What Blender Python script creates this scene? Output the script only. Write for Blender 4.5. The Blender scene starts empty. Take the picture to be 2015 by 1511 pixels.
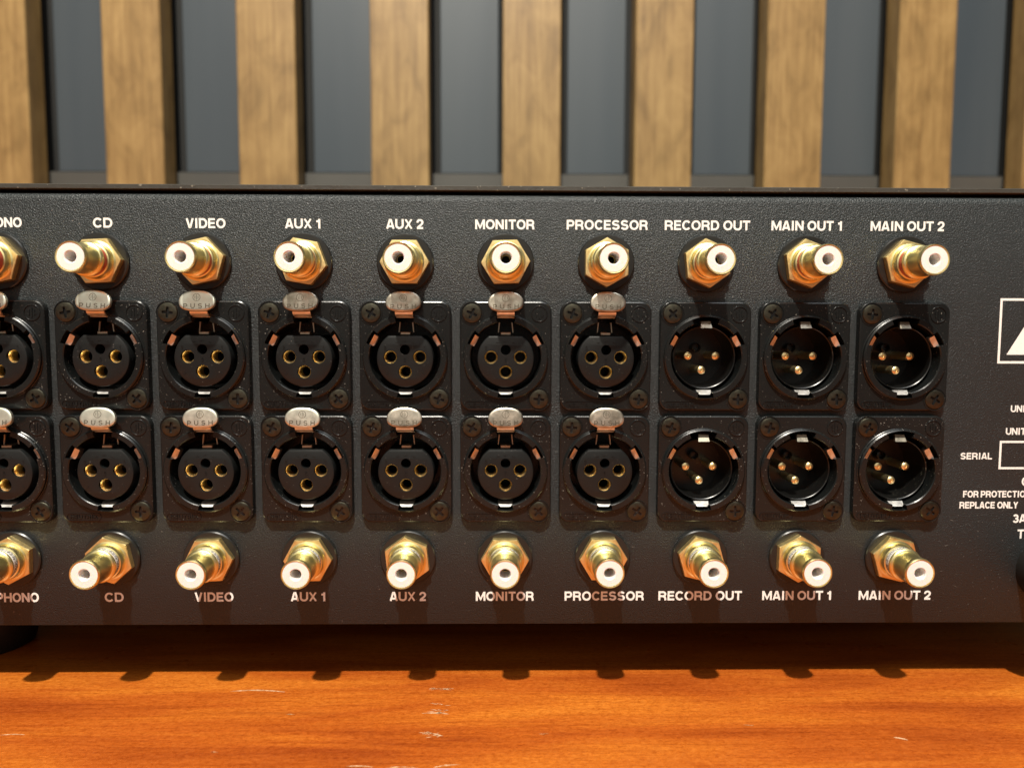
import bpy, math, random
from mathutils import Vector, Matrix
from mathutils.geometry import tessellate_polygon
random.seed(7)
R = math.radians
PI = math.pi
S = 0.001            # everything below is written in millimetres
H0 = 105.0           # height of the panel's reference line above the table
col = bpy.context.scene.collection
sc = bpy.context.scene

# ------------------------------------------------------------ camera
cam = bpy.data.objects.new('camera', bpy.data.cameras.new('camera'))
col.objects.link(cam)
sc.camera = cam
cam.data.sensor_width = 36.0
cam.data.lens = 26.0
cam.data.clip_start = 0.01
cam.data.clip_end = 50
pi_, ya, ro = 0.0759364, 0.0140709, 0.0025276
f0 = Vector((math.sin(ya), math.cos(ya), 0)); r0 = Vector((math.cos(ya), -math.sin(ya), 0)); zh = Vector((0, 0, 1))
Fw = math.cos(pi_) * f0 - math.sin(pi_) * zh
Up = math.sin(pi_) * f0 + math.cos(pi_) * zh
Rt = math.cos(ro) * r0 + math.sin(ro) * Up
Up = -math.sin(ro) * r0 + math.cos(ro) * Up
mw = Matrix((Rt, Up, -Fw)).transposed().to_4x4()
mw.translation = Vector((0, -211.94, H0 + 1.54)) * S
cam.matrix_world = mw
cam.data.dof.use_dof = True
cam.data.dof.focus_distance = 0.208
cam.data.dof.aperture_fstop = 12.5

# ------------------------------------------------------------ light (indoor, lamps only)
w = bpy.data.worlds.new('World'); sc.world = w; w.use_nodes = True
w.node_tree.nodes['Background'].inputs[0].default_value = (1.0, .92, .82, 1)
w.node_tree.nodes['Background'].inputs[1].default_value = 0.08

def lamp(name, pos, target, size, power, color, sizey=None, shape='DISK'):
    l = bpy.data.lights.new(name, 'AREA'); l.shape = shape; l.size = size
    if sizey: l.size_y = sizey
    l.energy = power; l.color = color
    o = bpy.data.objects.new(name, l); col.objects.link(o)
    o.location = pos
    o.rotation_euler = (Vector(target) - Vector(pos)).to_track_quat('-Z', 'Y').to_euler()
    return o
d = Vector((-.09, -1 / 1.7, 1)).normalized()
T0 = Vector((0, 0, .06))
lamp('ceiling_spot', T0 + d * 1.9, T0, .045, 60, (1, .93, .81))
lamp('ceiling_glow', (0.3, -.95, 1.9), (0, 0, .1), 1.4, 13, (.93, .97, 1), .7, 'RECTANGLE')
lamp('room_fill', (-.4, -1.75, .92), (0, 0, .1), 2.5, 6.5, (1, .91, .78), 1.1, 'RECTANGLE')  # added soft fill behind the camera, stands in for wall bounce
sc.view_settings.view_transform = 'Standard'
sc.view_settings.look = 'None'
sc.view_settings.exposure = 0
sc.view_settings.gamma = 1

# ------------------------------------------------------------ materials
class NT:
    def __init__(s, name):
        s.m = bpy.data.materials.new(name); s.m.use_nodes = True
        s.t = s.m.node_tree; s.n = s.t.nodes; s.b = s.n['Principled BSDF']
    def node(s, typ, **k):
        n = s.n.new(typ)
        for a, b in k.items(): setattr(n, a, b)
        return n
    def put(s, sock, v):
        if hasattr(v, 'is_output') or isinstance(v, bpy.types.NodeSocket): s.t.links.new(v, sock)
        else: sock.default_value = v
    def coords(s, scale=(1, 1, 1), rnd=False):
        tc = s.node('ShaderNodeTexCoord'); mp = s.node('ShaderNodeMapping')
        s.t.links.new(tc.outputs['Object'], mp.inputs[0]); mp.inputs['Scale'].default_value = scale
        if rnd:
            oi = s.node('ShaderNodeObjectInfo'); mu = s.node('ShaderNodeVectorMath', operation='SCALE')
            mu.inputs[0].default_value = (7.3, 3.1, 5.7)
            s.t.links.new(oi.outputs['Random'], mu.inputs['Scale']); s.t.links.new(mu.outputs[0], mp.inputs['Location'])
        return mp.outputs[0]
    def noise(s, vec, scale, detail=3, rough=.5, dist=0):
        n = s.node('ShaderNodeTexNoise'); n.inputs['Scale'].default_value = scale
        n.inputs['Detail'].default_value = detail; n.inputs['Roughness'].default_value = rough
        n.inputs['Distortion'].default_value = dist
        s.t.links.new(vec, n.inputs['Vector']); return n.outputs['Fac']
    def ramp(s, fac, stops):
        n = s.node('ShaderNodeValToRGB'); e = n.color_ramp.elements
        while len(e) < len(stops): e.new(.5)
        for i, (p, c) in enumerate(stops):
            e[i].position = p; e[i].color = (c[0], c[1], c[2], 1) if hasattr(c, '__len__') else (c, c, c, 1)
        s.t.links.new(fac, n.inputs[0]); return n.outputs[0]
    def mix(s, fac, a, b, mode='MIX'):
        n = s.node('ShaderNodeMix', data_type='RGBA', blend_type=mode)
        s.put(n.inputs[0], fac)
        for so, v in ((n.inputs[6], a), (n.inputs[7], b)):
            if isinstance(v, tuple) and len(v) == 3: v = v + (1,)
            s.put(so, v)
        return n.outputs[2]
    def bump(s, h, strength, dist):
        n = s.node('ShaderNodeBump'); n.inputs['Strength'].default_value = strength
        n.inputs['Distance'].default_value = dist
        s.t.links.new(h, n.inputs['Height']); s.t.links.new(n.outputs[0], s.b.inputs['Normal']); return n
    def base(s, c=None, rough=None, metal=0, spec=None):
        if c is not None: s.put(s.b.inputs['Base Color'], c + (1,) if isinstance(c, tuple) else c)
        if rough is not None: s.put(s.b.inputs['Roughness'], rough)
        s.b.inputs['Metallic'].default_value = metal
        if spec is not None: s.b.inputs['Specular IOR Level'].default_value = spec
        return s

def dusty(name, base, rough, speck, grain_scale, grain_strength, grain_dist, spec=.5, speck_scale=900, thr=(.69, .73)):
    n = NT(name); v = n.coords(rnd=True)
    sp = n.ramp(n.noise(v, speck_scale, 2, .6), [(thr[0], 0), (thr[1], 1)])
    area = n.ramp(n.noise(v, 45, 2), [(.35, .25), (.7, 1)])
    f = n.mix(1.0, sp, area, 'MULTIPLY')
    smear = n.ramp(n.noise(v, 60, 3, .6), [(.3, base), (.75, tuple(min(1, x * 1.5) for x in base))])
    n.base(n.mix(f, smear, speck), rough, 0, spec)
    n.bump(n.noise(v, grain_scale, 3, .6), grain_strength, grain_dist)
    return n.m

M = {}
# wrinkle powder coat of the panel
n = NT('powder_coat'); v = n.coords()
wr = n.noise(v, 2400, 2.5, .6, .4)
speck = n.ramp(n.noise(v, 1100, 2, .6), [(.69, 0), (.73, 1)])
patch = n.ramp(n.noise(v, 22, 3), [(.42, .0), (.68, 1)])
scr = n.coords((90, 1, 340)); 
big = n.ramp(n.noise(v, 9, 4, .6), [(.3, (.0155, .0212, .0230)), (.75, (.0205, .0265, .0280))])
n.base(n.mix(n.mix(1.0, speck, patch, 'MULTIPLY'), big, (.22, .20, .17)), n.ramp(n.noise(v, 1500, 2), [(.3, .30), (.7, .50)]), 0, .5)
n.bump(wr, 1.0, .00031)
M['panel'] = n.m
M['cover'] = dusty('cover_paint', (.036, .034, .028), .5, (.3, .28, .22), 900, .5, .0002, thr=(.66, .72))
M['plastic'] = dusty('moulded_black_plastic', (.0066, .0075, .0074), .27, (.28, .265, .23), 2600, .3, .00008, .45, 1700, (.675, .74))
M['insert'] = dusty('insert_plastic', (.0075, .0085, .0085), .36, (.2, .19, .17), 1800, .25, .00007, .36, 1700, (.71, .76))
M['cup'] = dusty('cup_plastic', (.004, .004, .0038), .30, (.16, .15, .11), 2000, .25, .00007, .5, 1900, (.66, .74))
M['void'] = NT('black_cavity_shade').base((.004, .004, .004), .5).m  # plain black; in holes and slots it puts their shade into the colour
M['washer'] = dusty('washer_plastic', (.012, .012, .011), .28, (.2, .19, .17), 1500, .10, .00004, .5, 1500, (.74, .79))
M['foot'] = dusty('foot_rubber', (.009, .007, .005), .7, (.1, .09, .08), 700, .2, .0001)

def metal(name, c1, c2, r1, r2, sc_=350, b=.06, brush=(1, 1, 1)):
    n = NT(name); v = n.coords(brush, rnd=True)
    nz = n.noise(v, sc_, 4, .6)
    n.base(n.ramp(nz, [(.3, c1), (.7, c2)]), n.ramp(n.noise(v, sc_ * 2.2, 3), [(.3, r1), (.7, r2)]), 1)
    n.bump(nz, b, .00005)
    return n.m
M['gold'] = metal('gold_plating', (.90, .79, .37), (.97, .89, .48), .28, .38, 300, .015)
M['gold_nut'] = metal('gold_plating_nut', (.96, .74, .32), (1.0, .83, .42), .38, .5, 420, .12)
M['gold_contact'] = metal('gold_contact', (.96, .76, .36), (1.0, .86, .50), .30, .42, 350, .02)
M['steel'] = metal('nickel_latch', (.74, .77, .66), (.88, .91, .80), .36, .5, 260, .2)
M['steel_worn_reflect'] = metal('nickel_latch_worn_reflect', (.30, .27, .21), (.78, .73, .62), .25, .5, 240, .35)  # mottled wear; the darker tone paints in a reflection of the dark room
M['engrave'] = NT('engraved_line').base((.20, .175, .13), .4, 1).m
M['copper'] = metal('copper_spring', (.76, .74, .69), (.90, .88, .83), .44, .56)
M['silver'] = metal('tinned_spring', (.85, .83, .78), (.95, .93, .9), .38, .5)
M['wire'] = metal('dull_wire', (.40, .36, .28), (.52, .47, .38), .3, .5)
M['screw'] = metal('black_zinc_screw', (.060, .060, .046), (.10, .096, .072), .34, .48, 900, .2)
M['white'] = NT('white_insulator').base((.86, .84, .80), .32).m
M['white'].node_tree.nodes['Principled BSDF'].inputs['Subsurface Weight'].default_value = .45
M['white'].node_tree.nodes['Principled BSDF'].inputs['Subsurface Radius'].default_value = (.002, .0016, .001)
M['red'] = NT('red_band').base((.50, .085, .05), .35).m
# white band with tiny black print round it
n = NT('white_band_print'); tc = n.node('ShaderNodeTexCoord'); sx = n.node('ShaderNodeSeparateXYZ'); n.t.links.new(tc.outputs['Object'], sx.inputs[0])
at = n.node('ShaderNodeMath', operation='ARCTAN2'); n.t.links.new(sx.outputs['X'], at.inputs[0]); n.t.links.new(sx.outputs['Z'], at.inputs[1])
cb = n.node('ShaderNodeCombineXYZ'); n.t.links.new(at.outputs[0], cb.inputs[0])
yy = n.node('ShaderNodeMath', operation='MULTIPLY'); yy.inputs[1].default_value = 900; n.t.links.new(sx.outputs['Y'], yy.inputs[0]); n.t.links.new(yy.outputs[0], cb.inputs[1])
pr = n.ramp(n.noise(cb.outputs[0], 9, 1), [(.47, 0), (.49, 1)])
lo = n.node('ShaderNodeMath', operation='GREATER_THAN'); lo.inputs[1].default_value = -.0066; n.t.links.new(sx.outputs['Y'], lo.inputs[0])
n.base(n.mix(n.mix(1.0, pr, lo.outputs[0], 'MULTIPLY'), (.86, .85, .82), (.03, .03, .03)), .4)
M['band'] = n.m
n = NT('white_screen_print'); v = n.coords()
n.base(n.ramp(n.noise(v, 1300, 3, .6), [(.3, (.80, .79, .74)), (.45, (.90, .89, .85))]), .5); n.bump(n.noise(v, 1250, 2), .3, .0001)
M['print'] = n.m

# slat wood, seen out of focus
n = NT('slat_oak'); v = n.coords((1, 1, .5), rnd=True); v2 = n.coords((1, 1, .03), rnd=True)
blot = n.ramp(n.noise(v, 55, 5, .6, .8), [(.30, (.225, .137, .046)), (.5, (.318, .198, .070)), (.70, (.385, .248, .093))])
gr = n.ramp(n.noise(v2, 480, 4, .6), [(.35, (.74, .70, .66)), (.58, (1, 1, 1))])
n.base(n.mix(1.0, blot, gr, 'MULTIPLY'), .46); n.bump(n.noise(v2, 480, 3), .15, .0003)
M['slat'] = n.m
n = NT('slate_board'); v = n.coords((1, 1, .08), rnd=True)
n.base(n.ramp(n.noise(v, 26, 2, .5), [(.3, (.038, .052, .064)), (.7, (.058, .072, .082))]), .5)
M['board'] = n.m
M['groove_shade'] = NT('groove_shade_black').base((.010, .010, .009), .8).m  # black of the grooves and of the slat shade built in beside them
n = NT('plinth_board'); v = n.coords((1, 1, 1)); n.base(n.ramp(n.noise(v, 14, 2), [(.3, (.060, .059, .052)), (.7, (.085, .080, .068))]), .5)
M['plinth'] = n.m

# lacquered reddish table wood, grain along x
n = NT('lacquered_cherry')
va = n.coords((1, 6.5, 1)); vb = n.coords((1, 30, 1)); vf = n.coords((1, 3.2, 1)); v1 = n.coords()
broad = n.noise(va, 9, 4, .55, .7)
fine = n.noise(vb, 26, 5, .65, .3)
c = n.ramp(broad, [(.28, (.31, .055, .008)), (.45, (.48, .108, .013)), (.62, (.61, .172, .019)), (.8, (.67, .218, .026))])
c = n.mix(.55, c, n.ramp(fine, [(.3, (.60, .48, .42)), (.52, (1, 1, 1)), (.8, (1.0, 1.05, 1.1))]), 'MULTIPLY')
fl = n.ramp(n.noise(vf, 420, 4, .7), [(.38, (.62, .50, .42)), (.6, (1.0, 1.0, 1.0))])
v8 = n.coords((1, 1.5, 1)); fg = n.ramp(n.noise(v8, 780, 3, .65, 1.2), [(.36, (.80, .72, .60)), (.5, (1, 1, 1)), (.68, (1.05, 1.18, 1.45))])
c = n.mix(.55, c, fl, 'MULTIPLY'); c = n.mix(.9, c, fg, 'MULTIPLY')
st = n.ramp(n.noise(n.coords((.45, 9, 1)), 16, 2, .5, .5), [(.24, 1), (.34, 0)])
c = n.mix(n.mix(1.0, st, (.55, .55, .55), 'MULTIPLY'), c, (.20, .036, .006))
po = n.ramp(n.noise(n.coords((1, 6, 1)), 330, 2, .5), [(.66, 0), (.70, 1)]); c = n.mix(n.mix(1.0, po, (.6, .6, .6), 'MULTIPLY'), c, (.25, .045, .006))
n.base(c, n.ramp(n.noise(v1, 90, 3), [(.3, .26), (.7, .38)]), 0, .25)
n.bump(n.noise(vf, 620, 2), .05, .0001)
M['table'] = n.m
n = NT('bare_scratched_wood'); v = n.coords(); n.base(n.ramp(n.noise(v, 700, 3), [(.35, (.42, .17, .06)), (.65, (.70, .46, .27))]), .6)
M['scratch'] = n.m

# ------------------------------------------------------------ mesh helpers: (x, z) in the panel's plane, e = how far it stands out
class MB:
    def __init__(s): s.v = []; s.f = []; s.mi = []
    def vert(s, x, z, e): s.v.append((x * S, -e * S, z * S)); return len(s.v) - 1
    def face(s, f, m=0): s.f.append(tuple(f)); s.mi.append(m)
    def loft(s, loops, closed=True, cap0=False, cap1=False, m=0):
        idx = [[s.vert(*p) for p in L] for L in loops]
        k = len(loops[0])
        for a, b in zip(idx, idx[1:]):
            for i in range(k if closed else k - 1):
                j = (i + 1) % k
                s.face((a[i], a[j], b[j], b[i]), m)
        if cap0: s.face(idx[0][::-1], m)
        if cap1: s.face(idx[-1], m)
        return s
    def lathe(s, prof, seg=40, c=(0, 0), cap0=False, cap1=False, m=0):
        return s.loft([[(c[0] + r * math.cos(2 * PI * i / seg), c[1] + r * math.sin(2 * PI * i / seg), e) for i in range(seg)] for r, e in prof], True, cap0, cap1, m)
    def prism(s, pts, e0, e1, b=0.0, m=0):
        if b:
            ins = inset(pts, b)
            return s.loft([[(x, z, e0) for x, z in pts], [(x, z, e1 - b) for x, z in pts], [(x, z, e1) for x, z in ins]], True, True, True, m)
        return s.loft([[(x, z, e0) for x, z in pts], [(x, z, e1) for x, z in pts]], True, True, True, m)
    def box(s, x0, x1, z0, z1, e0, e1, b=0.0, m=0): return s.prism([(x0, z0), (x1, z0), (x1, z1), (x0, z1)], e0, e1, b, m)
    def holed(s, outer, holes, e, m=0):
        polys = [[Vector((x, z, 0)) for x, z in P] for P in [outer] + holes]
        flat = [p for P in polys for p in P]
        ix = [s.vert(p.x, p.y, e) for p in flat]
        for t in tessellate_polygon(polys):
            a, b, c = (flat[i] for i in t)
            if (b - a).cross(c - a).z < 0: t = (t[0], t[2], t[1])
            s.face([ix[i] for i in t], m)
    def strokes(s, glyphs, x0, z0, h, sx, t, e, th=.02, m=0):
        """lay a string of stroke glyphs, cap height h; returns width"""
        k = 0
        for ch, px in glyphs:
            for line in GL[ch][1]:
                n0 = len(s.v)
                ribbon(s, [(x0 + (px + x) * sx * h, z0 + z * h) for x, z in line], t * h, e + th * .05 * (k % 7), th, m); k += 1
                for q in range(n0, len(s.v)): s.v[q] = (s.v[q][0], s.v[q][1], min(max(s.v[q][2], (z0 - .005 * h) * S), (z0 + 1.005 * h) * S))
    def build(s, name, mats, parent=None, sharp=32, smooth=True):
        me = bpy.data.meshes.new(name)
        me.from_pydata(s.v, [], s.f)
        if not isinstance(mats, (list, tuple)): mats = [mats]
        for m in mats: me.materials.append(m)
        for p, k in zip(me.polygons, s.mi): p.material_index = k
        import bmesh
        bm = bmesh.new(); bm.from_mesh(me); bmesh.ops.remove_doubles(bm, verts=bm.verts, dist=1e-7)
        bmesh.ops.recalc_face_normals(bm, faces=bm.faces); bm.to_mesh(me); bm.free()
        if smooth:
            me.shade_smooth(); me.set_sharp_from_angle(angle=R(sharp))
        o = bpy.data.objects.new(name, me); col.objects.link(o)
        if parent: o.parent = parent
        return o

def inset(pts, b):
    n_ = len(pts); out = []
    area = sum(pts[i][0] * pts[(i + 1) % n_][1] - pts[(i + 1) % n_][0] * pts[i][1] for i in range(n_))
    sg = 1 if area > 0 else -1
    for i in range(n_):
        p, a, c_ = Vector(pts[i]), Vector(pts[i - 1]), Vector(pts[(i + 1) % n_])
        d1 = (p - a).normalized(); d2 = (c_ - p).normalized()
        n1 = Vector((-d1.y, d1.x)) * sg; n2 = Vector((-d2.y, d2.x)) * sg
        k = n1 + n2
        k = k / max(.3, (1 + n1.dot(n2)))
        out.append((p.x + k.x * b, p.y + k.y * b))
    return out

def ribbon(mb, line, t, e, th, m=0):
    closed = (Vector(line[0]) - Vector(line[-1])).length < 1e-6
    if closed: line = line[:-1]
    L, Rr = [], []
    k = len(line)
    for i in range(k):
        p = Vector(line[i])
        a = Vector(line[i - 1]) if (i > 0 or closed) else None
        b = Vector(line[(i + 1) % k]) if (i < k - 1 or closed) else None
        ds = []
        if a is not None: ds.append((p - a).normalized())
        if b is not None: ds.append((b - p).normalized())
        ns = [Vector((-q.y, q.x)) for q in ds]
        if len(ns) == 2: nn = (ns[0] + ns[1]) / max(.35, 1 + ns[0].dot(ns[1]))
        else: nn = ns[0]
        L.append(p + nn * t / 2); Rr.append(p - nn * t / 2)
    a = [mb.vert(p.x, p.y, e + th) for p in L]; b = [mb.vert(p.x, p.y, e + th) for p in Rr]
    a0 = [mb.vert(p.x, p.y, e) for p in L]; b0 = [mb.vert(p.x, p.y, e) for p in Rr]
    for i in range(k if closed else k - 1):
        j = (i + 1) % k
        mb.face((b[i], b[j], a[j], a[i]), m); mb.face((a[i], a[j], a0[j], a0[i]), m); mb.face((b0[i], b0[j], b[j], b[i]), m)
    if not closed:
        mb.face((a[0], a0[0], b0[0], b[0]), m); mb.face((b[-1], b0[-1], a0[-1], a[-1]), m)

def arc(cx, cz, rx, rz, a0, a1, n_=10): return [(cx + rx * math.cos(R(a0 + (a1 - a0) * i / n_)), cz + rz * math.sin(R(a0 + (a1 - a0) * i / n_))) for i in range(n_ + 1)]
# bold grotesque capitals as centre lines, cap height 1
lo_, hi_ = .1, .9
GL = {
 'A': (.80, [[(.09, 0), (.345, .93), (.455, .93), (.71, 0)], [(.2, .27), (.6, .27)]]),
 'C': (.82, [arc(.43, .5, .33, .41, 38, 180, 12) + arc(.43, .5, .33, .41, 180, 322, 12)[1:]]),
 'D': (.82, [[(.1, lo_), (.1, hi_), (.36, hi_)] + arc(.40, .5, .31, .4, 90, -90, 12) + [(.36, lo_), (.1, lo_)]]),
 'E': (.70, [[(.1, 0), (.1, 1)], [(.1, hi_), (.66, hi_)], [(.1, .51), (.62, .51)], [(.1, lo_), (.68, lo_)]]),
 'F': (.64, [[(.1, 0), (.1, 1)], [(.1, hi_), (.62, hi_)], [(.1, .50), (.56, .50)]]),
 'G': (.88, [arc(.43, .5, .33, .41, 40, 180, 12) + arc(.43, .5, .33, .41, 180, 300, 10)[1:] + [(.74, .12), (.74, .47), (.46, .47)]]),
 'H': (.82, [[(.1, 0), (.1, 1)], [(.72, 0), (.72, 1)], [(.1, .51), (.72, .51)]]),
 'I': (.34, [[(.17, 0), (.17, 1)]]),
 'K': (.84, [[(.1, 0), (.1, 1)], [(.14, .38), (.68, 1.0)], [(.34, .60), (.74, 0)]]),
 'L': (.64, [[(.1, 0), (.1, 1)], [(.1, lo_), (.62, lo_)]]),
 'M': (.98, [[(.1, 0), (.1, 1)], [(.88, 0), (.88, 1)], [(.13, .94), (.49, .10), (.85, .94)]]),
 'N': (.82, [[(.1, 0), (.1, 1)], [(.72, 0), (.72, 1)], [(.12, .93), (.70, .07)]]),
 'O': (.90, [arc(.45, .5, .35, .41, 0, 360, 26)]),
 'P': (.76, [[(.1, 0), (.1, 1)], [(.1, hi_), (.42, hi_)] + arc(.45, .66, .21, .24, 90, -90, 10) + [(.1, .42)]]),
 'R': (.82, [[(.1, 0), (.1, 1)], [(.1, hi_), (.44, hi_)] + arc(.47, .68, .21, .22, 90, -90, 10) + [(.1, .46)], [(.47, .45), (.62, .38), (.68, .22), (.70, 0)]]),
 'S': (.78, [arc(.39, .70, .26, .205, 20, 90, 6) + arc(.39, .70, .27, .205, 90, 230, 9)[1:] + [(.39, .51)] + arc(.39, .30, .27, .21, 55, -90, 9) + arc(.39, .30, .29, .21, -90, -165, 6)[1:]]),
 'T': (.72, [[(.0, hi_), (.72, hi_)], [(.36, hi_), (.36, 0)]]),
 'U': (.82, [[(.1, 1), (.1, .40)] + arc(.41, .38, .31, .29, 180, 360, 14) + [(.72, 1)]]),
 'V': (.76, [[(.09, 1), (.34, .06), (.42, .06), (.67, 1)]]),
 'X': (.78, [[(.10, 0), (.68, 1)], [(.10, 1), (.68, 0)]]),
 'Y': (.76, [[(.09, 1), (.38, .45), (.67, 1)], [(.38, .45), (.38, 0)]]),
 '1': (.56, [[(.34, 0), (.34, .98)], [(.32, .80), (.22, .74), (.06, .73)]]),
 '2': (.66, [[(.10, .64)] + arc(.34, .68, .24, .225, 170, 0, 10) + [(.55, .55), (.42, .40), (.20, .22), (.12, .10)], [(.04, .095), (.64, .095)]]),
 '3': (.66, [arc(.32, .69, .22, .215, 160, -60, 11) + [(.30, .52)], [(.28, .51)] + arc(.33, .30, .24, .21, 75, -165, 12)]),
}
def layout(s, gap=.075, space=.30):
    x = 0; out = []
    for ch in s:
        if ch == ' ': x += space; continue
        out.append((ch, x)); x += GL[ch][0] + gap
    return out, x - gap
def word(mb, s, xc, z0, h, width=None, t=.2, e=0, th=.02, gap=.075, left=None, m=0):
    g, wd = layout(s, gap)
    sx = 1 if width is None else width / (wd * h)
    x0 = left if left is not None else xc - wd * h * sx / 2
    mb.strokes(g, x0, z0, h, sx, t, e, th, m)

def circle(c, r, n_=32, ph=0): return [(c[0] + r * math.cos(2 * PI * i / n_ + ph), c[1] + r * math.sin(2 * PI * i / n_ + ph)) for i in range(n_)]
def rrect(x0, x1, z0, z1, r, n_=6):
    P = []
    for cx, cz, a in ((x1 - r, z1 - r, 0), (x0 + r, z1 - r, 90), (x0 + r, z0 + r, 180), (x1 - r, z0 + r, 270)):
        P += arc(cx, cz, r, r, a, a + 90, n_)
    return P

def emptyo(name, loc, parent=None):
    o = bpy.data.objects.new(name, None); col.objects.link(o); o.location = Vector(loc) * S
    o.empty_display_size = .01
    if parent: o.parent = parent
    return o
def dup(o, parent):
    c_ = o.copy(); col.objects.link(c_); c_.parent = parent
    for ch in list(o.children):
        k = ch.copy(); col.objects.link(k); k.parent = c_
    return c_

# ------------------------------------------------------------ wall of slats behind
def bxyz(name, x0, x1, y0, y1, z0, z1, mat, parent=None, b=.6):
    mb = MB(); mb.box(x0, x1, z0, z1, -y1, -y0, b); return mb.build(name, mat, parent, smooth=False)
WY = 425
wall = bxyz('wall', -620, 700, WY + 10, WY + 40, -40, 620, M['groove_shade'])
wall['kind'] = 'structure'
for i in range(-2, 11):
    xl = -425.2 + 106.55 * i + random.uniform(-.3, .3)
    s_ = bxyz('slat', xl, xl + 46.6, 400, 421.5, -40, 620, M['slat'], wall, .8)
    bxyz('slat_backing', xl + 2, xl + 44.6, 421.6, WY + 9.9, -40, 620, M['groove_shade'], wall, .2)
    if i < 10:
        bxyz('backing_board', xl + 46.6 + 7.5, xl + 106.55 - 3.8, WY, WY + 9.5, H0 + 131, 620, M['board'], wall, .5)  # right-hand groove is wider: the slat's shadow is built into its width
        bxyz('plinth_board', xl + 46.7, xl + 106.45, WY - .8, WY + 9.5, -40, H0 + 130.7, M['plinth'], wall, .5)

# ------------------------------------------------------------ table
tb = MB(); tb.box(-720, 720, -34, 0, -392, 420, 3)
table = tb.build('table', M['table'], smooth=False)
table['label'] = 'glossy reddish orange wooden table top with pale scratches under the amplifier'
table['category'] = 'table'
def scratch(x0, y0, x1, y1, wdt, jag=.3, flecks=0):
    mb = MB(); n_ = 16; a = Vector((x0, y0)); b = Vector((x1, y1)); dr = (b - a); nn = Vector((-dr.y, dr.x)).normalized()
    if flecks:
        for k in range(flecks):
            p = a + dr * random.random() + nn * random.gauss(0, wdt * .5); L = random.uniform(.3, 1.3); q = random.uniform(.06, .2)
            an = random.uniform(-.25, .25); u = Vector((math.cos(an), math.sin(an))) * L; v_ = Vector((-math.sin(an), math.cos(an))) * q
            ix = [mb.vert(*(p + t_)[:], 0) for t_ in (-u, -v_, u, v_)]
            mb.face(ix)
    else:
        top = []; bot = []
        for i in range(n_ + 1):
            f = i / n_; p = a + dr * f + nn * (math.sin(f * PI) * .05 * dr.length)
            ww = wdt * (math.sin(f * PI) ** .6) * random.uniform(1 - jag, 1) / 2 + .03
            top.append(mb.vert(*(p + nn * ww)[:], 0)); bot.append(mb.vert(*(p - nn * ww * random.uniform(.5, 1))[:], 0))
        for i in range(n_): mb.face((bot[i], bot[i + 1], top[i + 1], top[i]))
    mb.v = [(x, z, .00003) for x, y_, z in mb.v]     # lay it flat on the table top
    return mb.build('scratch', M['scratch'], table, smooth=False)
scratch(-79.5, -1.2, -63.2, -1.8, .9, .3)
scratch(-22, -14.2, -14.6, -14.5, .8, .6)
scratch(-21, -.3, -15, -.4, .5, 0, 26); scratch(-19.5, -13, -15, -13.5, 1.2, 0, 14)
scratch(-21, -24, -16, -25.5, 1.2, 0, 22); scratch(-22, -9, -15, -9.5, .8, 0, 8)
scratch(-132, -24.3, -124.6, -24.0, .45, .4)
scratch(102.6, -27.4, 105.8, -28.7, 1.1, .6)
scratch(-38, -38.9, -31, -39.3, .8, .7); scratch(-16.5, -39.6, -10, -38.4, .8, .7); scratch(-28, -39.6, -20, -39.8, .6, .7)
for k in range(5):
    x = random.uniform(-110, 120); y_ = random.uniform(-42, 4); scratch(x, y_, x + random.uniform(1, 3), y_ + random.uniform(-.3, .3), .18, .5, 3)

# ------------------------------------------------------------ the amplifier
amp = emptyo('amplifier', (0, 0, 0))
amp['label'] = 'black audio preamplifier, its rear panel full of gold jacks and round three pin sockets'
amp['category'] = 'preamplifier'
PX0, PX1 = -232, 236
PZ0, PZ1 = -85.1, 39.3
def colx(i): return 1.14 + (i - 4) * 28.454
ROWZ = (-6.54, -38.97)
RCAZ = (19.8, -65.35)
holes = [(colx(i), ROWZ[r] - .3) for i in range(-2, 9) for r in (0, 1)]
pm = MB()
zt = PZ1 - 2.6
pm.holed([(PX0, PZ0), (PX1, PZ0), (PX1, zt), (PX0, zt)], [circle(h, 12.2, 40) for h in holes], 0)
edge = [(zt, 0)] + [(zt + 2.6 * math.sin(R(a)), -2.6 + 2.6 * math.cos(R(a))) for a in range(12, 91, 13)] + [(PZ1, -5), (PZ1, -8)]
xs = [PX0 + (PX1 - PX0) * i / 60 for i in range(61)]
pm.loft([[(x, z, e) for x in xs] for z, e in edge], closed=False)
pm.loft([[(x, z, e) for x in xs] for z, e in [(PZ0, 0), (PZ0 - .25, -.1), (PZ0 - .45, -.6), (PZ0 - .45, -14)]], closed=False)
panel = pm.build('rear_panel', M['panel'], amp, sharp=40); panel.location.z = H0 * S
cv = MB()
cv.box(PX0 - 2, PX1 + 2, PZ1 + .65, PZ1 + 2.05, -332, -.05, .18)
cover = cv.build('top_cover', M['cover'], amp, smooth=False); cover.location.z = H0 * S
cs = MB()
cs.box(PX0 + .5, PX1 - .5, PZ0 + .1, PZ1 - .2, -330, -14.5)
chs = cs.build('chassis', M['void'], amp, smooth=False); chs.location.z = H0 * S
fm = MB()
fm.v = []
for j, (r, z) in enumerate([(17, 20), (17, 17.5), (15, 8), (13.6, 1.2), (13.0, 0)]):
    pass
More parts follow.
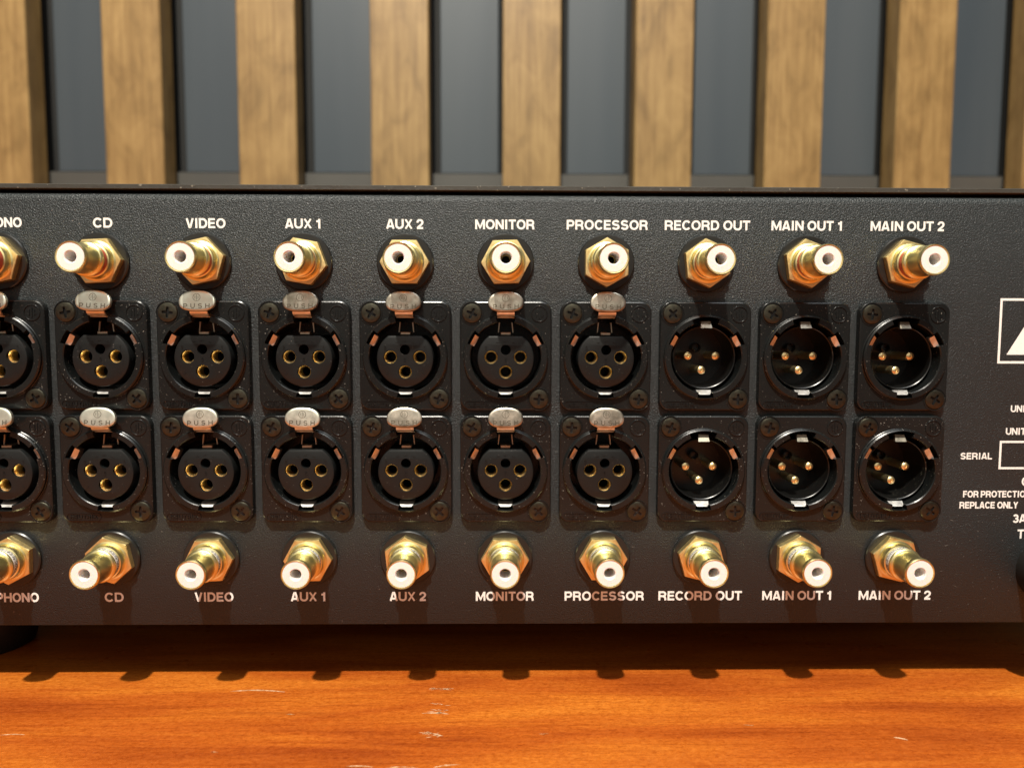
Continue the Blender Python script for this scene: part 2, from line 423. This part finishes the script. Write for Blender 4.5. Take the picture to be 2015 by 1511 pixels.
def foot(x, y):
    mb = MB(); seg = 40; prof = [(10, 19.4), (17.2, 19.4), (17.5, 17.5), (15.2, 8), (13.8, 1.0), (13.2, .05), (4, .05)]
    idx = []
    for r, z in prof:
        idx.append([len(mb.v) + i for i in range(seg)])
        for i in range(seg): mb.v.append((r * S * math.cos(2 * PI * i / seg), r * S * math.sin(2 * PI * i / seg), z * S))
    for a, b in zip(idx, idx[1:]):
        for i in range(seg): mb.face((a[i], a[(i + 1) % seg], b[(i + 1) % seg], b[i]))
    o = mb.build('foot', M['foot'], amp); o.location = Vector((x, y, 0)) * S; return o
ft = foot(-173, 33)
for x, y in ((200, 27), (-164, 300), (200, 300)):
    o = dup(ft, amp); o.location = Vector((x, y, 0)) * S

# printed words
def label(s, xc, zb, width, h=2.74, t=.208, left=None, obj_label=None):
    mb = MB(); word(mb, s, xc, zb, h, width, t, .004, .03, left=left)
    o = mb.build('printed_word', M['print'], amp, smooth=False); o.location.z = H0 * S
    o['label'] = obj_label or ('white printed word ' + s); return o
TT = [('PHONO', -140.6, 12.17), ('CD', -111.98, 5.52), ('VIDEO', -83.25, 11.09), ('AUX 1', -55.91, 10.27), ('AUX 2', -27.4, 10.45), ('MONITOR', .86, 16.81),
      ('PROCESSOR', 29.88, 23.08), ('RECORD OUT', 58.35, 24.33), ('MAIN OUT 1', 86.85, 20.49), ('MAIN OUT 2', 115.54, 21.15)]
BT = [-140.83, -112.86, -83.89, -56.38, -27.42, 1.05, 30.31, 58.62, 87.41, 116.39]
for k, (s_, x, wd) in enumerate(TT):
    label(s_, x, 29.2 + .03 * k / 9, wd, obj_label='white printed word %s above its socket column' % s_)
    label(s_, BT[k], -78.4, wd * 1.015, obj_label='white printed word %s below its socket column' % s_)
for s_, x, zb, h in [('SERIAL', 134.0, -36.45, 1.95), ('FOR PROTECTION', 135.35, -47.7, 1.95), ('REPLACE ONLY', 134.45, -51.0, 1.98), ('UNIT', 148.1, -22.55, 1.95), ('UNIT', 147.0, -29.2, 2.0), ('CAUTION', 152.5, -44.3, 2.6), ('3A', 150.5, -55.3, 2.55), ('T', 152.1, -60.0, 2.7)]:
    g, wd = layout(s_); k = 1.0 if s_ != 'SERIAL' else 9.35 / (wd * h)
    label(s_, 0, zb, wd * h * k * (.93 if len(s_) > 8 else 1), h, .20, left=x)
def frame(x0, x1, z0, z1, t, name, lbl):
    mb = MB(); ribbon(mb, [(x0, z0), (x1, z0), (x1, z1), (x0, z1), (x0, z0)], t, .004, .03)
    o = mb.build(name, M['print'], amp, smooth=False); o.location.z = H0 * S; o['label'] = lbl; return o
frame(143.75, 184, -8.1, 9.95, .68, 'printed_box', 'white printed box round the warning triangle')
frame(145.7, 185, -39.05, -31.3, .62, 'printed_box', 'white printed box for the serial number')
mb = MB(); tri = [(145.95, -5.9), (163.6, -5.9), (154.8, 9.0)]
ix = [mb.vert(x, z, .034) for x, z in tri]; mb.face(ix)
o = mb.build('warning_triangle', M['print'], amp, smooth=False); o.location.z = H0 * S

# fuse holder at the right edge
mb = MB(); mb.lathe([(9.5, 0), (9.3, 9.5), (8.6, 11.2), (7.4, 11.9), (0.01, 12.1)], 56)
fh = mb.build('fuse_holder', M['washer'], amp); fh.location = Vector((161.6, 0, H0 - 69.4)) * S

# ---- phono (RCA) jack
def jack_parts(parent_amp, band_mat):
    b = MB()
    b.lathe([(5.6, 1.0), (5.6, 3.05), (5.15, 3.25), (4.95, 4.3), (4.75, 5.0), (4.3, 5.2), (4.2, 5.5), (4.2, 7.2), (4.36, 7.25), (4.72, 7.4), (4.76, 7.9), (4.6, 8.15), (4.35, 8.3), (4.1, 8.4), (4.05, 13.6), (4.16, 13.9), (4.2, 14.5), (4.12, 15.0), (3.92, 15.25), (3.72, 15.2), (3.66, 14.9), (3.66, 11)], 56)
    root = b.build('rca_jack', M['gold'], parent_amp)
    wsh = MB(); wsh.lathe([(8.05, 0), (8.05, .75), (7.75, 1.05), (6.9, 1.1), (5.2, 1.1)], 64); wsh.build('washer', M['washer'], root)
    nt = MB()
    # hexagonal nut: chamfered corners, round hole
    hexa = []
    for i in range(72):
        a = 2 * PI * i / 72; r = 6.05 / math.cos((a % (PI / 3)) - PI / 6)
        hexa.append((a, r))
    def ringh(k, e, lim=99): return [(min(r * k, lim) * math.cos(a), min(r * k, lim) * math.sin(a), e) for a, r in hexa]
    nt.loft([ringh(1, 1.1), ringh(1, 2.72), ringh(.985, 2.95, 6.78), ringh(.93, 3.0, 6.25), [(5.5 * math.cos(a), 5.5 * math.sin(a), 3.0) for a, r in hexa], [(5.3 * math.cos(a), 5.3 * math.sin(a), 2.7) for a, r in hexa]])
    nut = nt.build('hex_nut', M['gold_nut'], root, sharp=20)
    bd = MB(); bd.lathe([(4.22, 5.25), (4.46, 5.35), (4.46, 7.1), (4.24, 7.25)], 48); bd.build('colour_band', band_mat, root)
    ins = MB(); ins.lathe([(3.67, 13.5), (3.67, 14.95), (3.55, 15.12), (1.72, 15.15), (1.5, 14.95), (1.45, 5.5), (.01, 5.5)], 48)
    ins.build('insulator', M['white'], root)
    ct = MB(); ct.lathe([(1.44, 8.4), (1.25, 8.6), (1.1, 8.5)], 28); ct.lathe([(1.1, 8.5), (1.0, 5.6), (.01, 5.6)], 28, m=1); ct.build('centre_contact', [M['gold_contact'], M['void']], root)  # deep end coloured black as painted shade
    return root, nut
HEXT = {-1: 12, 0: 3, 1: 13, 2: -10, 3: 0, 4: 2, 5: 30, 6: 36, 7: 39, 8: 45}
HEXB = {-1: 28, 0: 42, 1: 3, 2: 1, 3: 36, 4: 0, 5: 1, 6: 46, 7: 29, 8: 46}
for row, (hx, bm_, what) in enumerate(((HEXT, M['red'], 'red'), (HEXB, M['band'], 'white'))):
    proto, _ = jack_parts(amp, bm_)
    for i in range(-1, 9):
        j = proto if i == -1 else dup(proto, amp)
        j.location = Vector((colx(i) + random.uniform(-.1, .1), 0, H0 + RCAZ[row] + random.uniform(-.1, .1))) * S
        j['label'] = 'gold phono jack with a %s colour band' % what
        for ch in j.children:
            if ch.name.startswith('hex_nut'): ch.rotation_euler = (0, -R(hx[i]), 0)

# ---- three pin sockets
CZ = -.3                     # ring centre below flange centre
def angles():
    A = [2 * PI * i / 96 for i in range(96)]
    for cx, cz in ((10, 12.5), (-10, 12.5), (-10, -12.5), (10, -12.5)):
        for k in range(9):
            a = R(k * 90 / 8) + {(1, 1): 0, (-1, 1): PI / 2, (-1, -1): PI, (1, -1): 1.5 * PI}[(int(math.copysign(1, cx)), int(math.copysign(1, cz)))]
            A.append(math.atan2(cz + 3 * math.sin(a) - CZ, cx + 3 * math.cos(a)) % (2 * PI))
    return A
def flange_rad(a, half=(13, 15.5), r=3.0):
    """distance from the ring centre to the rounded rectangle along angle a"""
    lo, hi = 5., 30.
    def inside(p):
        x, z = abs(p[0]), abs(p[1] + CZ)
        if x > half[0] or z > half[1]: return False
        if x > half[0] - r and z > half[1] - r: return math.hypot(x - half[0] + r, z - half[1] + r) <= r
        return True
    for _ in range(30):
        m_ = (lo + hi) / 2
        if inside((m_ * math.cos(a), m_ * math.sin(a))): lo = m_
        else: hi = m_
    return lo
def make_housing(name, notches):
    A = angles(); eps = 1e-4
    for a0, a1, r_ in notches:
        for q in (a0, a1): A += [R(q) - eps, R(q) + eps]
    A = sorted(set(round(a % (2 * PI), 6) for a in A))
    def rn(a, base):
        dg = math.degrees(a)
        for a0, a1, r_ in notches:
            if a0 < dg < a1: return max(base, r_)
        return base
    def isn(a):
        dg = math.degrees(a); return any(a0 < dg < a1 for a0, a1, r_ in notches)
    def L(f, e): return [(f(a) * math.cos(a), f(a) * math.sin(a) + CZ, e(a) if callable(e) else e) for a in A]
    fr = {a: flange_rad(a) for a in A}
    fi = {a: flange_rad(a, (12.55, 15.05), 2.6) for a in A}
    fk = {a: flange_rad(a, (12.85, 15.35), 2.9) for a in A}
    mb = MB()
    mb.loft([L(lambda a: fr[a], 0), L(lambda a: fr[a], 1.45), L(lambda a: fk[a], 1.83), L(lambda a: fi[a], 2.0), L(lambda a: 12.15, 2.0), L(lambda a: 11.98, 2.15), L(lambda a: 11.95, 2.95), L(lambda a: 11.6, 3.25),
             L(lambda a: rn(a, 10.25), 3.25), L(lambda a: rn(a, 10.0) , 3.0), L(lambda a: rn(a, 10.0), -11.5), L(lambda a: 2.0, -11.6)])
    # blind boss with emblem, top right: rim and little strokes
    c_ = (9.5, 12.0)
    mb.lathe([(2.42, 1.95), (2.32, 2.2), (2.12, 2.22), (2.0, 1.97)], 28, c_)
    for dx, h_ in ((-.75, .8), (0, 1.35), (.75, .8)):
        ribbon(mb, [(c_[0] + dx, c_[1] - h_), (c_[0] + dx, c_[1] + h_)], .28, 1.98, .22)
    ribbon(mb, [(c_[0] - 1.3, c_[1] + .55), (c_[0] - .75, c_[1] + .15)], .24, 1.98, .12)
    ribbon(mb, [(c_[0] + 1.3, c_[1] - .55), (c_[0] + .75, c_[1] - .15)], .24, 1.98, .12)
    # rims round the two screw holes
    for c_ in ((-9.55, 12.1), (9.5, -12.2)):
        mb.lathe([(3.35, 1.95), (3.28, 2.13), (3.12, 2.15), (3.0, 1.97)], 30, c_)
    # moulded name plate, bottom left
    ribbon(mb, rrect(-11.6, -2.0, -14.75, -12.75, .9, 4) + [rrect(-11.6, -2.0, -14.75, -12.75, .9, 4)[0]], .18, 1.98, .2)
    word(mb, 'NEUTRIK', -6.8, -14.3, 1.15, 7.8, .2, 1.98, .24, gap=.16)
    return mb
def screw_mesh(rot):
    mb = MB(); cr = []
    a_, b_ = .40, 1.6
    base = [(a_, a_), (b_ * .95, a_ * .8), (b_, 0), (b_ * .95, -a_ * .8)]
    pts = []
    for k in range(4):
        ca, sa = math.cos(-k * PI / 2 + rot), math.sin(-k * PI / 2 + rot)
        for x, z in base: pts.append((x * ca - z * sa, x * sa + z * ca))
    outer = circle((0, 0), 2.3, 36)
    mb.holed(outer, [pts], 2.42)
    mb.lathe([(2.3, 2.42), (2.62, 2.33), (2.78, 2.12), (2.8, 1.9)], 36)
    mb.loft([[(x, z, 2.42) for x, z in pts], [(x * .8, z * .8, 1.2) for x, z in pts]], True, False, True, m=1)  # slot floor coloured black to give the recess its shade
    return mb
screw_variants = []
def screws(root, k):
    for (x, z) in ((-9.55, 12.1), (9.5, -12.2)):
        o = screw_mesh(0).build('screw', [M['screw'], M['void']], root, sharp=25) if not screw_variants else None
        if o: screw_variants.append(o)
        else:
            o = screw_variants[0].copy(); col.objects.link(o); o.parent = root
        o.location = Vector((x, 0, z)) * S
def clips(root, side_in=9.45):
    for a0, a1 in ((143.5, 161), (19, 36.5)):
        mb = MB(); am = R((a0 + a1) / 2)
        def P(r, a, e): return (r * math.cos(R(a)), r * math.sin(R(a)) + CZ, e)
        f = [P(10.75, a0, 1.9), P(10.75, a1, 1.9), P(9.55, a1, 1.25), P(9.35, (a0 + a1) / 2 + 3, 1.1), P(9.55, a0 , 1.25)]
        bk = [(x, z, e - 2.5) for x, z, e in f]
        mb.loft([bk, f], True, False, True); mb.build('spring_clip', M['copper'], root, smooth=False)
    mb = MB()
    f = [(-2.15, -9.35, .55), (2.15, -9.35, .55), (1.95, -10.1, 1.65), (1.4, -10.55, 2.2), (-1.4, -10.55, 2.2), (-1.95, -10.1, 1.65)]
    f = [(x, z + CZ, e) for x, z, e in f]
    mb.loft([[(x, z, e - 2.5) for x, z, e in f], f], True, False, True)
    mb.build('ground_spring', M['silver'], root, smooth=False)

def make_female():
    root = make_housing('xlr', [(76, 104, 11.7), (19.5, 41, 11.45), (139, 160.5, 11.45), (258.5, 281.5, 11.55)]).build('xlr_socket', M['plastic'], amp, sharp=28)
    screws(root, 0); clips(root)
    c0 = (0, -.75)
    # insert, flat on top, with four holes
    outl = []
    for i in range(72):
        a = R(90 + 35.5) + (2 * PI - R(71)) * i / 71
        outl.append((c0[0] + 8.05 * math.cos(a), c0[1] + 8.05 * math.sin(a)))
    hs = [((-4.15, .45), 1.92), ((4.15, .45), 1.92), ((0, -3.75), 1.92), ((0, 2.55), 1.42)]
    hs = [((x + c0[0], z + c0[1]), r) for (x, z), r in hs]
    mb = MB(); i1 = inset(outl, .18); i2 = inset(outl, .55)
    mb.loft([[(x, z, -11) for x, z in outl], [(x, z, 2.15) for x, z in outl], [(x, z, 2.5) for x, z in i1], [(x, z, 2.68) for x, z in i2]])
    mb.holed(i2, [circle(c_, r, 28) for c_, r in hs], 2.68)
    for c_, r in hs: mb.lathe([(r, 2.68), (r - .03, -8), (.01, -8)], 28, c_)
    ribbon(mb, [(.0, -.35 + c0[1]), (0, .15 + c0[1])], .35, 2.66, .12)
    for s_, x, z in (('2', -5.6, 2.6), ('1', 5.6, 2.6), ('3', 0, -.95)):
        word(mb, s_, x, z + c0[1], 1.05, None, .16, 2.66, .12)
    for x, z, a in ((-2.2, 4.6, 0), (0, 4.9, 20), (2.3, 4.5, -30), (-5, -4.2, 45), (5.2, -4.0, -50), (6.2, -1, 80)):
        ribbon(mb, [(x - .5 * math.cos(R(a)), z + c0[1] - .5 * math.sin(R(a))), (x + .5 * math.cos(R(a)), z + c0[1] + .5 * math.sin(R(a)))], .15, 2.66, .1)
    mb.build('socket_insert', M['insert'], root, sharp=30)
    for c_, r in hs[:3]:
        ct = MB(); ct.lathe([(1.86, -6), (1.9, 1.6), (1.86, 1.95), (1.76, 2.0), (1.46, 1.45), (1.44, -1.6)], 32); ct.lathe([(1.44, -1.6), (1.40, -9.5), (.01, -9.6)], 32, m=1); o = ct.build('contact', [M['gold_contact'], M['void']], root); o.location = Vector((c_[0], 0, c_[1])) * S  # inner bore coloured black so the hole carries its own shade
    # latch: copper neck, tongue and two wires, and the push tab
    nk = MB(); 
    nk.loft([[(x, z, e) for x in (-2.45, -2.1, 2.1, 2.45)] for z, e in [(13.2, 4.7), (12.3, 4.6), (11.75, 4.3), (11.3, 3.6), (11.05, 2.4), (11.05, -1)]], closed=False)
    nk.loft([[(x, z, e) for x in (-2.45, -2.1, 2.1, 2.45)] for z, e in [(13.2, 4.2), (12.2, 4.0), (11.5, 3.4), (10.75, 2.4), (10.75, -1)]], closed=False)
    nk.build('latch_neck', M['copper'], root, smooth=False)
    tg = MB(); tg.box(-1.45, 1.45, 5.95, 6.75, -3, 1.2, .15)
    tg.build('latch_tongue', M['wire'], root, smooth=False)
    for sx in (-1, 1):
        wr_ = MB(); wr_.prism([(sx * 2.1 - .22, 6.6), (sx * 2.1 + .22, 6.6), (sx * 1.8 + .22, 9.6), (sx * 1.8 - .22, 9.6)], -1.6, -1.0, .1); wr_.build('latch_wire', M['wire'], root, smooth=False)
    tp = []
    for i in range(64):
        a = 2 * PI * i / 64; c_, s_ = math.cos(a), math.sin(a)
        p = 2 / 2.55
        tp.append((4.95 * math.copysign(abs(c_) ** p, c_), (3.05 if s_ > 0 else 2.75) * math.copysign(abs(s_) ** (2 / (1.95 if s_ > 0 else 2.6)), s_)))
    tm = MB(); t1 = inset(tp, .12); t2 = inset(tp, .38); t3 = inset(tp, .75)
    tm.loft([[(x, z, 0) for x, z in tp], [(x, z, .55) for x, z in tp], [(x, z, .8) for x, z in t1], [(x, z, .92) for x, z in t2], [(x, z, .94) for x, z in t3]], True, True, True)
    # engraving, same mesh, second material
    word(tm, 'PUSH', 0, -1.95, 1.35, 7.2, .155, .925, .03, gap=.5, m=1)
    ribbon(tm, [(x, z) for x, z in arc(0, 1.1, .98, .98, 0, 360, 24)], .13, .925, .03, 1)
    for dx, h_ in ((-.42, .45), (0, .72), (.42, .45)): ribbon(tm, [(dx, 1.1 - h_), (dx, 1.1 + h_)], .12, .925, .03, 1)
    tab = tm.build('push_tab', [M['steel'], M['engrave']], root, sharp=30)
    tab.location = Vector((0, -4.7, 15.0)) * S
    tab.rotation_euler = (R(-3), 0, 0)
    return root
def make_male():
    root = make_housing('xlr', [(72, 112, 11.5), (19.5, 41, 11.45), (139, 160.5, 11.45), (258.5, 281.5, 11.55)]).build('xlr_plug', M['plastic'], amp, sharp=28)
    screws(root, 0); clips(root)
    mb = MB(); mb.lathe([(9.25, -11.4), (9.2, -.2), (9.05, .45), (8.85, .6), (8.65, .45), (8.55, -.2), (8.45, -10.8), (.01, -10.9)], 72, (0, CZ))
    mb.lathe([(1.45, -10.9), (1.35, -8.2), (1.0, -8.0), (.8, -9.5), (.01, -9.5)], 24, (0, 2.6 + CZ))
    mb.build('shell_cup', M['cup'], root)
    for x, z in ((-4.05, .35), (4.05, .35), (0, -3.8)):
        pn = MB(); pn.lathe([(1.22, -10.8), (1.22, -2.3), (1.14, -1.95), (.9, -1.75), (.4, -1.68), (.3, -1.85), (.01, -1.85)], 28)
        o = pn.build('pin', M['gold_contact'], root); o.location = Vector((x, 0, z + CZ)) * S
    tg = MB(); f = [(-1.6, 8.4 + CZ, 2.6), (1.6, 8.4 + CZ, 2.6), (1.35, 10.3 + CZ, 1.6), (-1.35, 10.3 + CZ, 1.6)]
    tg.loft([[(x, z, e - 1.2) for x, z, e in f], f], True, False, True)
    tg.build('latch_tongue', M['wire'], root, smooth=False)
    return root
SCR = {}
fem = make_female(); mal = make_male()
# screw slot angles read off the photograph where they show (top row, bottom row: upper-left screw, lower-right screw)
rot = {(0, 0): (-10, 40), (0, 1): (5, 0), (0, 2): (20, 50), (0, 3): (30, 15), (0, 4): (25, 5), (0, 5): (20, 5), (0, 6): (45, 3), (0, 7): (30, 0), (0, 8): (5, 30),
       (1, 0): (35, 0), (1, 1): (5, 40), (1, 2): (25, 30), (1, 3): (20, 45), (1, 4): (30, 40), (1, 5): (5, 35), (1, 6): (20, 0), (1, 7): (15, 10), (1, 8): (25, 40)}
usedF = usedM = False
for i in range(-1, 9):
    for r_ in (0, 1):
        if i < 6:
            o = fem if not usedF else dup(fem, amp); usedF = True
            o['label'] = 'black three hole socket with a metal push tab'
        else:
            o = mal if not usedM else dup(mal, amp); usedM = True
            o['label'] = 'black three pin connector with gold pins'
        o.location = Vector((colx(i), 0, H0 + ROWZ[r_])) * S
        rr = rot.get((r_, i), (12, 60)); k = 0
        for ch in o.children:
            if ch.name.startswith('screw'):
                ch.rotation_euler = (random.uniform(-.02, .02), R(rr[k % 2]), 0); k += 1
            if ch.name.startswith('push_tab'):
                dark_reflect = (r_ == 0 and i >= 2) or (r_ == 1 and i >= 3)  # tabs given the darker tone with the painted reflection
                ch.rotation_euler = (R(-7 + random.uniform(-2.5, 2.5)), R(random.uniform(-1.5, 1.5)), R(random.uniform(-2, 2)))
                if dark_reflect:
                    ch.material_slots[0].link = 'OBJECT'; ch.material_slots[0].material = M['steel_worn_reflect']

# loose dust, lint and small scuffs lying on the panel
dm = NT('pale_dust').base((.26, .245, .21), .8).m
mb = MB(); n_ = 0
while n_ < 420:
    if random.random() < .3: x, z = random.uniform(128, 160), random.uniform(-84, -40)
    elif random.random() < .5: x, z = random.uniform(-150, 150), random.gauss(-70, 9)
    else: x, z = random.uniform(-155, 160), random.uniform(-84, 38)
    if z < PZ0 + 1 or z > zt - 1: continue
    if any(abs(x - hx) < 13.4 and abs(z - hz) < 16 for hx, hz in holes): continue
    L = random.choice([.06, .08, .1, .14, .2]) * random.uniform(.7, 1.4); q = random.uniform(.025, .055); an = random.uniform(-.4, 1.1)
    if n_ % 60 == 0: L = random.uniform(.6, 1.1)
    u = Vector((math.cos(an), math.sin(an))) * L; v_ = Vector((-math.sin(an), math.cos(an))) * q; p = Vector((x, z))
    mb.face([mb.vert(*(p + t_)[:], .012) for t_ in (-u, -v_, u, v_)]); n_ += 1
o = mb.build('panel_dust', dm, amp, smooth=False); o.location.z = H0 * S; o['kind'] = 'stuff'
